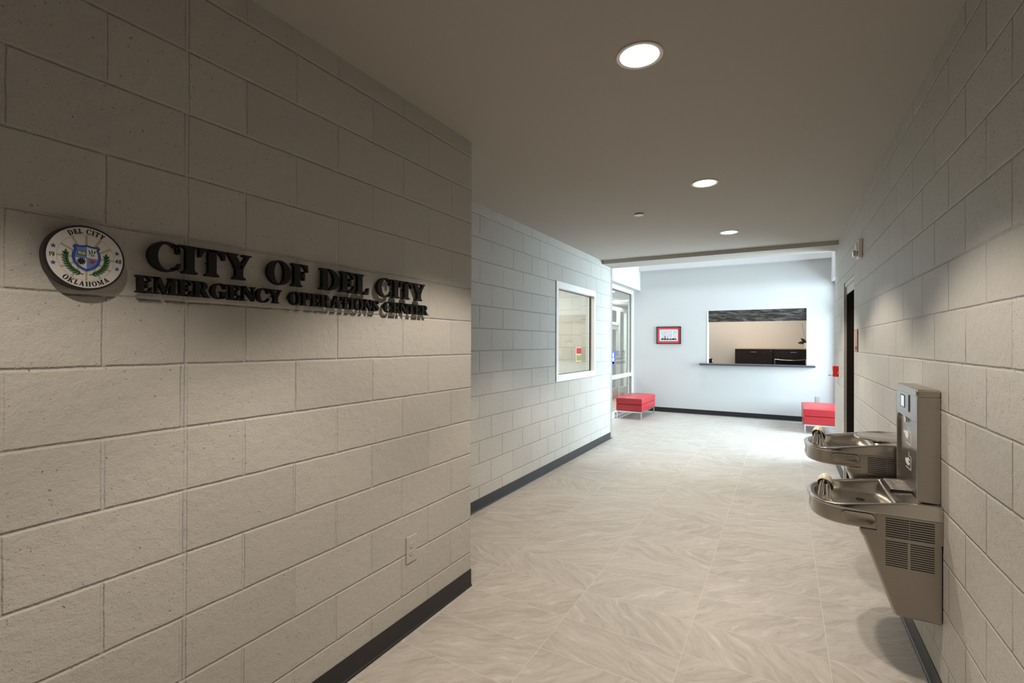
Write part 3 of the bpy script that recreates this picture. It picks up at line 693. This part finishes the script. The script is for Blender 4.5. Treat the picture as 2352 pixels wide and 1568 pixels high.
task_chair(.118, 11.80, 0, 'black office chair with a silver frame in front of the right cabinet')
task_chair(-1.68, 11.78, .55, 'black office chair at the left edge of the reception opening', 1.17)

# ------------------------------------------------------------------ red ottomans
def ottoman(x0, x1, y0, y1, label):
    t = thing('bench_ottoman', label, 'ottoman', ((x0+x1)/2, (y0+y1)/2, 0), 'red ottomans in the lobby')
    cx, cy = (x0+x1)/2, (y0+y1)/2; hx, hy = (x1-x0)/2, (y1-y0)/2
    bm = B(); box(bm, x0, x1, y0, y1, .150, .285); at(t, obj('upholstered_base', bm, M_red, bevel=.012, seg=3))
    bm = B(); nx, ny = 14, 22
    def top(u, v): return .408+.030*(1-u**4)*(1-v**4)
    g1 = [[bm.verts.new((cx+hx*u*1.008, cy+hy*v*1.005, top(u, v))) for v in [-1+2*j/ny for j in range(ny+1)]] for u in [-1+2*i/nx for i in range(nx+1)]]
    g0 = [[bm.verts.new((cx+hx*u*1.004, cy+hy*v*1.003, .289)) for v in [-1+2*j/ny for j in range(ny+1)]] for u in [-1+2*i/nx for i in range(nx+1)]]
    for i in range(nx):
        for j in range(ny):
            bm.faces.new((g1[i][j], g1[i+1][j], g1[i+1][j+1], g1[i][j+1])); bm.faces.new((g0[i][j], g0[i][j+1], g0[i+1][j+1], g0[i+1][j]))
    for i in range(nx): bm.faces.new((g0[i][0], g0[i+1][0], g1[i+1][0], g1[i][0])); bm.faces.new((g0[i+1][ny], g0[i][ny], g1[i][ny], g1[i+1][ny]))
    for j in range(ny): bm.faces.new((g0[0][j+1], g0[0][j], g1[0][j], g1[0][j+1])); bm.faces.new((g0[nx][j], g0[nx][j+1], g1[nx][j+1], g1[nx][j]))
    at(t, obj('seat_cushion', bm, M_red, bevel=.014, seg=4))
    bm = B(); s = .022
    box(bm, x0+.01, x1-.01, y0+.01, y0+.01+s, .128, .150); box(bm, x0+.01, x1-.01, y1-.01-s, y1-.01, .128, .150); box(bm, x0+.01, x0+.01+s, y0+.01+s, y1-.01-s, .128, .150); box(bm, x1-.01-s, x1-.01, y0+.01+s, y1-.01-s, .128, .150)
    at(t, obj('base_rail', bm, M_alu))
    for ax in (x0+.01, x1-.01-s):
        for ay in (y0+.01, y1-.01-s): at(t, obj('leg', box(B(), ax, ax+s, ay, ay+s, 0, .128), M_alu))
    return t
ottoman(-2.922, -2.402, 9.33, 10.42, 'red leather bench ottoman on silver legs beside the left storefront glazing')
ottoman(.290, .815, 9.36, 10.45, 'red leather bench ottoman on silver legs against the right entrance glazing')

# ------------------------------------------------------------------ drinking fountains
ZR = .827
def outline(Y0, wy=.463, n=44, shrink=0):
    """D shaped plan: straight sides from the wall, rounded nose"""
    a, b = .165, wy/2; xc = .105+a; yc = Y0+b; w = XR-.001; pts = []
    for k in range(8): pts.append((w+(xc-w)*k/8, Y0+shrink))
    for i in range(n+1):
        t = -PI/2-PI*i/n; c, s = math.cos(t), math.sin(t); e = 2/2.35
        pts.append((xc+(a-shrink)*math.copysign(abs(c)**e, c), yc+(b-shrink)*math.copysign(abs(s)**e, s)))
    for k in range(1, 9): pts.append((xc+(w-xc)*k/8, Y0+wy-shrink))
    for k in range(1, 6): pts.append((w, Y0+wy-shrink-(wy-2*shrink)*k/6))
    return pts
def zrim(x): return .827 if x > .48 else (.776+.051*(x-.17)/.31 if x > .17 else .776)
def slot_grid(name, cols, z0, z1, n, Y, parent_fn):
    bm = B(); st = (z1-z0)/n
    for xa, xb in cols:
        for k in range(n): box(bm, xa, xb, Y-.0008, Y+.003, z0+st*k+.0012, z0+st*k+st*.52)
    return parent_fn(obj(name, bm, M_slot))
def fountain(Y0, dz, label, filler):
    t = thing('drinking_fountain', label, 'drinking fountain', (XR, Y0+.23, .34+dz), 'wall hung stainless drinking fountains')
    P = lambda o: at(t, o); yc = Y0+.2315
    def ringverts(bm, shrink, zf, sc=1, xmax=9):
        r = []
        for x, y in outline(Y0, shrink=shrink):
            x = x if (x < .27 or xmax > 1) else .27+(x-.27)*(xmax-.27)/(XR-.001-.27); xx = .28+(x-.28)*sc; yy = yc+(y-yc)*sc; r.append(bm.verts.new((xx, yy, zf(xx)+dz)))
        return r
    def skin(bm, rings, cap0=True, cap1=True, closed=True):
        n = len(rings[0])
        for A, Bv in zip(rings, rings[1:]):
            for i in range(n if closed else n-1): bm.faces.new((A[i], A[(i+1) % n], Bv[(i+1) % n], Bv[i]))
        if cap0: bm.faces.new(rings[0][::-1])
        if cap1: bm.faces.new(rings[-1])
    bm = B()
    skin(bm, [ringverts(bm, .018, lambda x: .690), ringverts(bm, .009, lambda x: .6925), ringverts(bm, .005, lambda x: .700), ringverts(bm, .006, lambda x: .766)], True, False)
    P(obj('apron', bm, M_steel, bevel=.0015))
    bm = B(); xb = .40 if filler else .385
    lip = lambda x: .766 if x < .3 else .766
    rings = [ringverts(bm, .001, lambda x: .764), ringverts(bm, -.001, lambda x: .768), ringverts(bm, 0, lambda x: zrim(x)-.009), ringverts(bm, .003, lambda x: zrim(x)-.002), ringverts(bm, .008, zrim),
             ringverts(bm, .016, zrim)]
    prof = [(.020, -.0005, .036), (.0235, -.002, .030), (.027, -.0045, .024), (.030, -.009, .018), (.034, -.018, .012), (.039, -.028, .007), (.046, -.036, .001), (.056, -.041, -.008), (.068, -.043, -.020), (.09, -.0445, -.04)]
    for sh_, dz_, dx_ in prof:
        rings.append(ringverts(bm, sh_, (lambda x, q=dz_: (zrim(x)+q) if q > -.012 else .782+q+max(0, min(1, (-.036-q)/-.024))*(zrim(x)-.782)), 1, xb+dx_))
    rings.append(ringverts(bm, .09, lambda x: .7372, .55, xb-.05))
    skin(bm, rings, False, True)
    P(obj('basin', bm, M_steelpol, smooth=True, wn=True))
    # lower shroud
    bm = B(); prism(bm, [(XR-.001, .340+dz), (.415, .340+dz), (.408, .348+dz), (.304, .655+dz), (.293, .668+dz), (.288, .692+dz), (XR-.001, .692+dz)], lambda a, b, d: (a, d, b), Y0+.003, Y0+.460)
    P(obj('lower_shroud', bm, M_steel, bevel=.010, seg=3))
    for ya_, yb_ in ((Y0+.0003, Y0+.006), (Y0+.457, Y0+.4627)):
        bm = B(); prism(bm, [(.35, .668+dz), (XR-.001, .668+dz), (XR-.001, .763+dz), (.35, .763+dz)], lambda a, b, d: (a, d, b), ya_, yb_)
        P(obj('side_panel', bm, M_steel))
    slot_grid('upper_grille', [(.380, .4585), (.4605, .541)], .672+dz, .758+dz, 9, Y0-.0005, P)
    slot_grid('lower_grille', [(.380, .4545), (.4635, .541)], .548+dz, .660+dz, 12, Y0+.003, P)
    # push pads
    def pad(name, cx, cz, hw, hh, mp):
        sh = [(cx+hw-hh+hh*math.cos(a), cz+hh*math.sin(a)) for a in [-PI/2+PI*k/14 for k in range(15)]]+[(cx-hw+hh+hh*math.cos(a), cz+hh*math.sin(a)) for a in [PI/2+PI*k/14 for k in range(15)]]
        bm = B(); o2 = [((x-cx)*.90+cx, (z-cz)*.78+cz) for x, z in sh]
        A = [bm.verts.new(mp(x, z, .000)) for x, z in sh]; Bv = [bm.verts.new(mp((x-cx)*.97+cx, (z-cz)*.93+cz, .0045)) for x, z in sh]; Cv = [bm.verts.new(mp(x, z, .0030)) for x, z in o2]; D = [bm.verts.new(mp((x-cx)*.8+cx, (z-cz)*.6+cz, .0005)) for x, z in sh]
        skin(bm, [A, Bv, Cv, D], False, True)
        return P(obj(name, bm, M_steel, smooth=True))
    pad('push_pad', .283, .735+dz, .064, .0245, lambda a, b, d: (a, Y0+.0035-d, b))
    pad('push_pad', yc, .733+dz, .06, .022, lambda a, b, d: (.1088-d+.10*((a-yc)/.23)**2*1.2, a, b))
    # bubbler
    bx, by, bz = .174, Y0+.166, .742+dz
    bm = B(); lathe(bm, [(.036, -.006), (.036, .006), (.033, .011), (.022, .015)], (bx, by, bz), 32); bub = P(obj('bubbler', bm, M_chrome, smooth=True))
    bm = B()
    tube(bm, [(bx-.020*math.cos(a)*(1.15 if math.sin(a) < .3 else 1), by-.020*math.cos(a)*.55, bz+.012+.098*math.sin(a)**.8) for a in [PI*k/20 for k in range(21)]], [.0085]*21, 12)
    cyl(bm, (bx, by, bz+.01), (bx, by, bz+.085), .0225, .0135, n=24)
    a_ = obj('spout_arch', bm, M_chrome, smooth=True); a_.parent = bub
    bm = B(); bmesh.ops.create_uvsphere(bm, u_segments=28, v_segments=20, radius=1)
    for v in bm.verts: v.co = Vector((bx+.0335*v.co.x, by+.0335*v.co.y, bz+.077+.056*v.co.z))
    bmesh.ops.bisect_plane(bm, geom=bm.verts[:]+bm.edges[:]+bm.faces[:], plane_co=(bx, by, bz+.048), plane_no=(0, 0, -1), clear_outer=True)
    bmesh.ops.bisect_plane(bm, geom=bm.verts[:]+bm.edges[:]+bm.faces[:], plane_co=(bx, by, bz+.077), plane_no=(-.28, -.80, -.62), clear_outer=True)
    bmesh.ops.solidify(bm, geom=bm.faces[:], thickness=.0025)
    hd = obj('hood', bm, M_ivory, smooth=True); hd.parent = bub
    # drain
    bm = B()
    for k in range(6):
        a = 2*PI*k/6; cyl(bm, (.325+.014*math.cos(a), Y0+.30+.014*math.sin(a), .7375+dz), (.325+.014*math.cos(a), Y0+.30+.014*math.sin(a), .7415+dz), .0042, n=10)
    cyl(bm, (.325, Y0+.30, .7375+dz), (.325, Y0+.30, .7415+dz), .0042, n=10)
    P(obj('drain_holes', bm, M_slot))
    if not filler:
        bm = B(); lathe(bm, [(.118, -.004), (.116, .003), (.102, .006), (.094, .003), (.01, .0025)], (.452, yc, .8262+dz), 48, sx=.9, sy=1.2)
        P(obj('deck_dish', bm, M_steelpol, smooth=True)); return t
    # drip grate
    bm = B(); box(bm, .425, .555, Y0+.20, Y0+.41, .820+dz, .8275+dz); gt = P(obj('drip_tray', bm, M_slot))
    for k in range(7):
        yy = Y0+.212+k*.029; bm = B(); cyl(bm, (.428, yy, .829+dz), (.553, yy, .829+dz), .0058, n=10); g_ = obj('grate_bar', bm, M_chrome, smooth=True); g_.parent = gt
    # bottle filler tower
    ya, yb, xf = Y0+.036, Y0+.463, .491
    bm = B(); box(bm, xf, XR-.001, ya, ya+.016, .8275, 1.272); box(bm, xf, XR-.001, yb-.012, yb, .8275, 1.272)
    box(bm, xf+.014, XR-.001, ya+.016, yb-.012, .8275, 1.272); box(bm, xf, xf+.014, ya+.016, yb-.012, 1.160, 1.272)
    tw = P(obj('bottle_filler', bm, M_steel, bevel=.003))
    for s_, y0_ in ((1, ya+.016), (-1, yb-.012)):       # rounded upper corners of the alcove
        bm = B(); prism(bm, [(y0_, 1.160), (y0_+s_*.04, 1.160)]+[(y0_+s_*(.04-.04*math.sin(a)), 1.120+.04*math.cos(a)) for a in [PI/2*k/8 for k in range(1, 9)]], lambda a, b, d: (d, a, b), xf+.001, xf+.014)
        c_ = obj('alcove_corner', bm, M_steel); c_.parent = tw
    bm = B(); box(bm, xf-.004, XR-.0005, ya-.003, yb+.003, 1.270, 1.303); c_ = obj('tower_cap', bm, M_steel, bevel=.009, seg=4); c_.parent = tw
    bm = B(); box(bm, xf-.0015, xf+.004, 2.838, 2.925, 1.200, 1.258); c_ = obj('display_surround', bm, M_slot, bevel=.001); c_.parent = tw
    bm = B(); box(bm, xf-.003, xf, 2.842, 2.905, 1.204, 1.254); c_ = obj('display_window', bm, M_screen); c_.parent = tw
    bm = B(); box(bm, xf-.002, xf+.004, 2.735, 2.762, 1.190, 1.268); c_ = obj('sensor_slot', bm, M_slot, bevel=.004); c_.parent = tw
    bm = B(); cyl(bm, (.497, 2.855, 1.165), (.497, 2.855, 1.132), .008, .006, n=16); c_ = obj('filler_spout', bm, M_white, smooth=True); c_.parent = tw
    def icon(cz, with_water):
        bm = B(); mp = lambda a, b, d: (xf+.014-d, 2.853-a*2.1, cz+b*.82)
        L_ = lambda a0, b0, a1, b1, w=.003: prism(bm, rect(min(a0, a1)-w/2, max(a0, a1)+w/2, min(b0, b1)-w/2, max(b0, b1)+w/2), mp, 0, .0006)
        L_(.030, -.045, .030, .028); L_(-.018, -.045, .030, -.045); L_(.010, .028, .030, .028); L_(.010, .028, .010, .048)
        prism(bm, [(-.045, .006), (-.04, .016), (-.022, .016), (-.010, .026), (.006, .018), (.006, -.004), (-.002, -.022), (-.024, -.012), (-.028, .002)] if not with_water else [(-.026, -.014), (-.022, .002), (-.006, .006), (.006, .018), (.018, .010), (.020, -.018), (.004, -.032), (-.016, -.026)], mp, 0, .0006)
        c_ = obj('pictogram', bm, M_white); c_.parent = tw
        if with_water:
            bm = B(); prism(bm, rect(.008, .022, -.008, .0), mp, .0006, .0010); prism(bm, rect(.008, .022, -.038, -.03), mp, 0, .0010); prism(bm, rect(.011, .016, .012, .028), mp, 0, .0008)
            c_ = obj('water_drops', bm, M_blue); c_.parent = tw
    icon(1.069, False); icon(.956, True)
    return t
fountain(2.567, 0, 'lower stainless drinking fountain with a bottle filler tower, nearest the camera', True)
fountain(3.066, .155, 'higher stainless drinking fountain behind the bottle filler', False)

# ------------------------------------------------------------------ devices on the right wall
mr = lambda a, b, d: (XR-d, a, b)
st = thing('fire_alarm_strobe', 'white wall strobe marked FIRE high on the right wall', 'alarm', (XR, 4.92, 2.28))
bm = B(); prism(bm, rect(4.865, 4.985, 2.215, 2.375), mr, 0, .030); at(st, obj('housing', bm, M_white, bevel=.006, seg=3))
bm = B(); prism(bm, rect(4.905, 4.965, 2.235, 2.285), mr, .03, .062); at(st, obj('strobe_lens', bm, M_chrome, bevel=.006))
bm = B(); prism(bm, rect(4.92, 4.975, 2.30, 2.355), mr, .03, .040); at(st, obj('horn_grille', bm, M_white, bevel=.003))
def wall_text(name, txt, parent, u0, v0, size, mp, mat, vertical=False, step=1.35):
    bm = B(); k = 0
    for ch in txt:
        w = glyph(ch)[0]
        put_glyph(bm, ch, (lambda a, b, d, k=k: mp(u0+a*size, v0+(b-k*step)*size, d)) if vertical else (lambda a, b, d, k=k: mp(u0+(a+k)*size, v0+b*size, d)), 0, .0006)
        k += 1 if vertical else w+.08
    o = obj(name, bm, mat); return at(parent, o) if parent.type == 'EMPTY' else o
wall_text('lettering', 'FIRE', st, -4.895, 2.335, .020, lambda a, b, d: (XR-.030-d, -a, b), M_letter_red, True)
ps = thing('fire_pull_station', 'red fire alarm pull station near the end of the right wall', 'fire alarm', (XR, 6.9, 1.17))
bm = B(); prism(bm, rect(6.86, 6.945, 1.105, 1.232), mr, 0, .056); at(ps, obj('housing', bm, M_fire, bevel=.004))
bm = B(); cyl(bm, (XR-.055, 6.90, 1.12), (XR-.085, 6.90, 1.12), .004, n=10); cyl(bm, (XR-.085, 6.90, 1.12), (XR-.098, 6.90, 1.12), .010, n=14); at(ps, obj('pull_knob', bm, M_alu))
bm = B(); prism(bm, rect(6.875, 6.93, 1.135, 1.165), mr, .056, .060); at(ps, obj('pull_bar', bm, M_white))
ky = thing('key_switch', 'small pale key switch plate beside the red pull station', 'switch', (XR, 6.62, 1.17))
bm = B(); prism(bm, rect(6.59, 6.66, 1.11, 1.225), mr, 0, .007); at(ky, obj('cover_plate', bm, M_white, bevel=.002))
bm = B(); prism(bm, rect(6.597, 6.604, 1.115, 1.22), mr, .007, .0078); at(ky, obj('red_stripe', bm, M_letter_red))
bm = B(); cyl(bm, (XR-.007, 6.625, 1.165), (XR-.028, 6.625, 1.165), .008, n=14); at(ky, obj('key_cylinder', bm, M_alu))
bm = B(); prism(bm, rect(5.14, 5.30, 1.43, 1.625), mr, .001, .008)
pq = thing('wall_plaque', 'reddish brown sign plaque beside the dark door', 'sign', (XR, 5.22, 1.53)); at(pq, obj('plate', bm, M_woodred, bevel=.001))
bm = B(); prism(bm, rect(5.16, 5.28, 1.445, 1.475), mr, .008, .009); at(pq, obj('dark_strip', bm, M_black))

# ------------------------------------------------------------------ decals on the left storefront
dg = thing('door_decal_seal', 'round blue seal decal on the left storefront glass', 'decal', (XG-.046, 9.37, 1.20))
mg = lambda a, b, d: (XG-.047+d, a, b)
bm = B(); prism(bm, [(9.37+x, 1.215+y) for x, y in arc(0, 0, .135, .135, 0, 360, 40)[:-1]], mg, .0004, .0010); prism(bm, [(9.28, 1.12), (9.46, 1.12), (9.37, 1.02)], mg, .0004, .0010); at(dg, obj('blue_disc', bm, M_decalblue))
bm = B(); prism(bm, [(9.37+x, 1.26+y) for x, y in arc(0, 0, .04, .05, 0, 360, 20)[:-1]], mg, .001, .0014); prism(bm, [(9.31, 1.20), (9.43, 1.20), (9.41, 1.13), (9.33, 1.14)], mg, .001, .0014); at(dg, obj('white_emblem', bm, M_white))
dt = thing('glass_lettering', 'grey DEL CITY vinyl lettering on the left storefront glass', 'lettering', (XG-.046, 9.87, 1.2))
for txt, v, sz, tw_ in (('DEL CITY', 1.235, .105, .66), ('EMERGENCY', 1.150, .060, .64), ('OPERATIONS', 1.065, .060, .66)):
    bm = B(); ws = [(.4 if c == ' ' else glyph(c)[0])+.08 for c in txt]; sx = tw_/sum(ws); u = 9.55
    for ch, w in zip(txt, ws):
        if ch != ' ': put_glyph(bm, ch, lambda a, b, d, u=u: (XG-.047+d, u+a*sx, v+b*sz), .0004, .001)
        u += w*sx
    at(dt, obj('text_line', bm, M_decal))

# ------------------------------------------------------------------ inner lobby and side room contents
def strip_light(x0, x1, y, z, w, label):
    t = thing('strip_light', label, 'ceiling light', ((x0+x1)/2, y, z), 'linear lights beyond the left storefront')
    at(t, obj('housing', box(B(), x0-.01, x1+.01, y-w/2-.01, y+w/2+.01, z-.02, z), M_white)); at(t, obj('diffuser', box(B(), x0, x1, y-w/2, y+w/2, z-.028, z-.02), M_tube))
strip_light(-4.6, -3.15, 9.85, 2.62, .16, 'linear ceiling light just behind the left storefront glass')
strip_light(-4.6, -3.25, 12.05, 2.62, .16, 'farther linear ceiling light beyond the left storefront')
strip_light(-5.9, -4.5, 13.2, 2.62, .16, 'linear ceiling light behind the inner storefront frame')
po = thing('wall_poster', 'colourful pinned poster seen through the small window', 'poster', (-2.76, 7.1, 1.31))
at(po, obj('sheet', box(B(), -2.88, -2.66, 7.094, 7.0995, 1.20, 1.43), M_white))
for (a0, a1, b0, b1, mm) in ((-2.87, -2.74, 1.33, 1.42, M_mat), (-2.76, -2.67, 1.21, 1.33, M_green), (-2.87, -2.79, 1.22, 1.31, M_gold)): at(po, obj('colour_patch', box(B(), a0, a1, 7.0925, 7.094, b0, b1), mm))
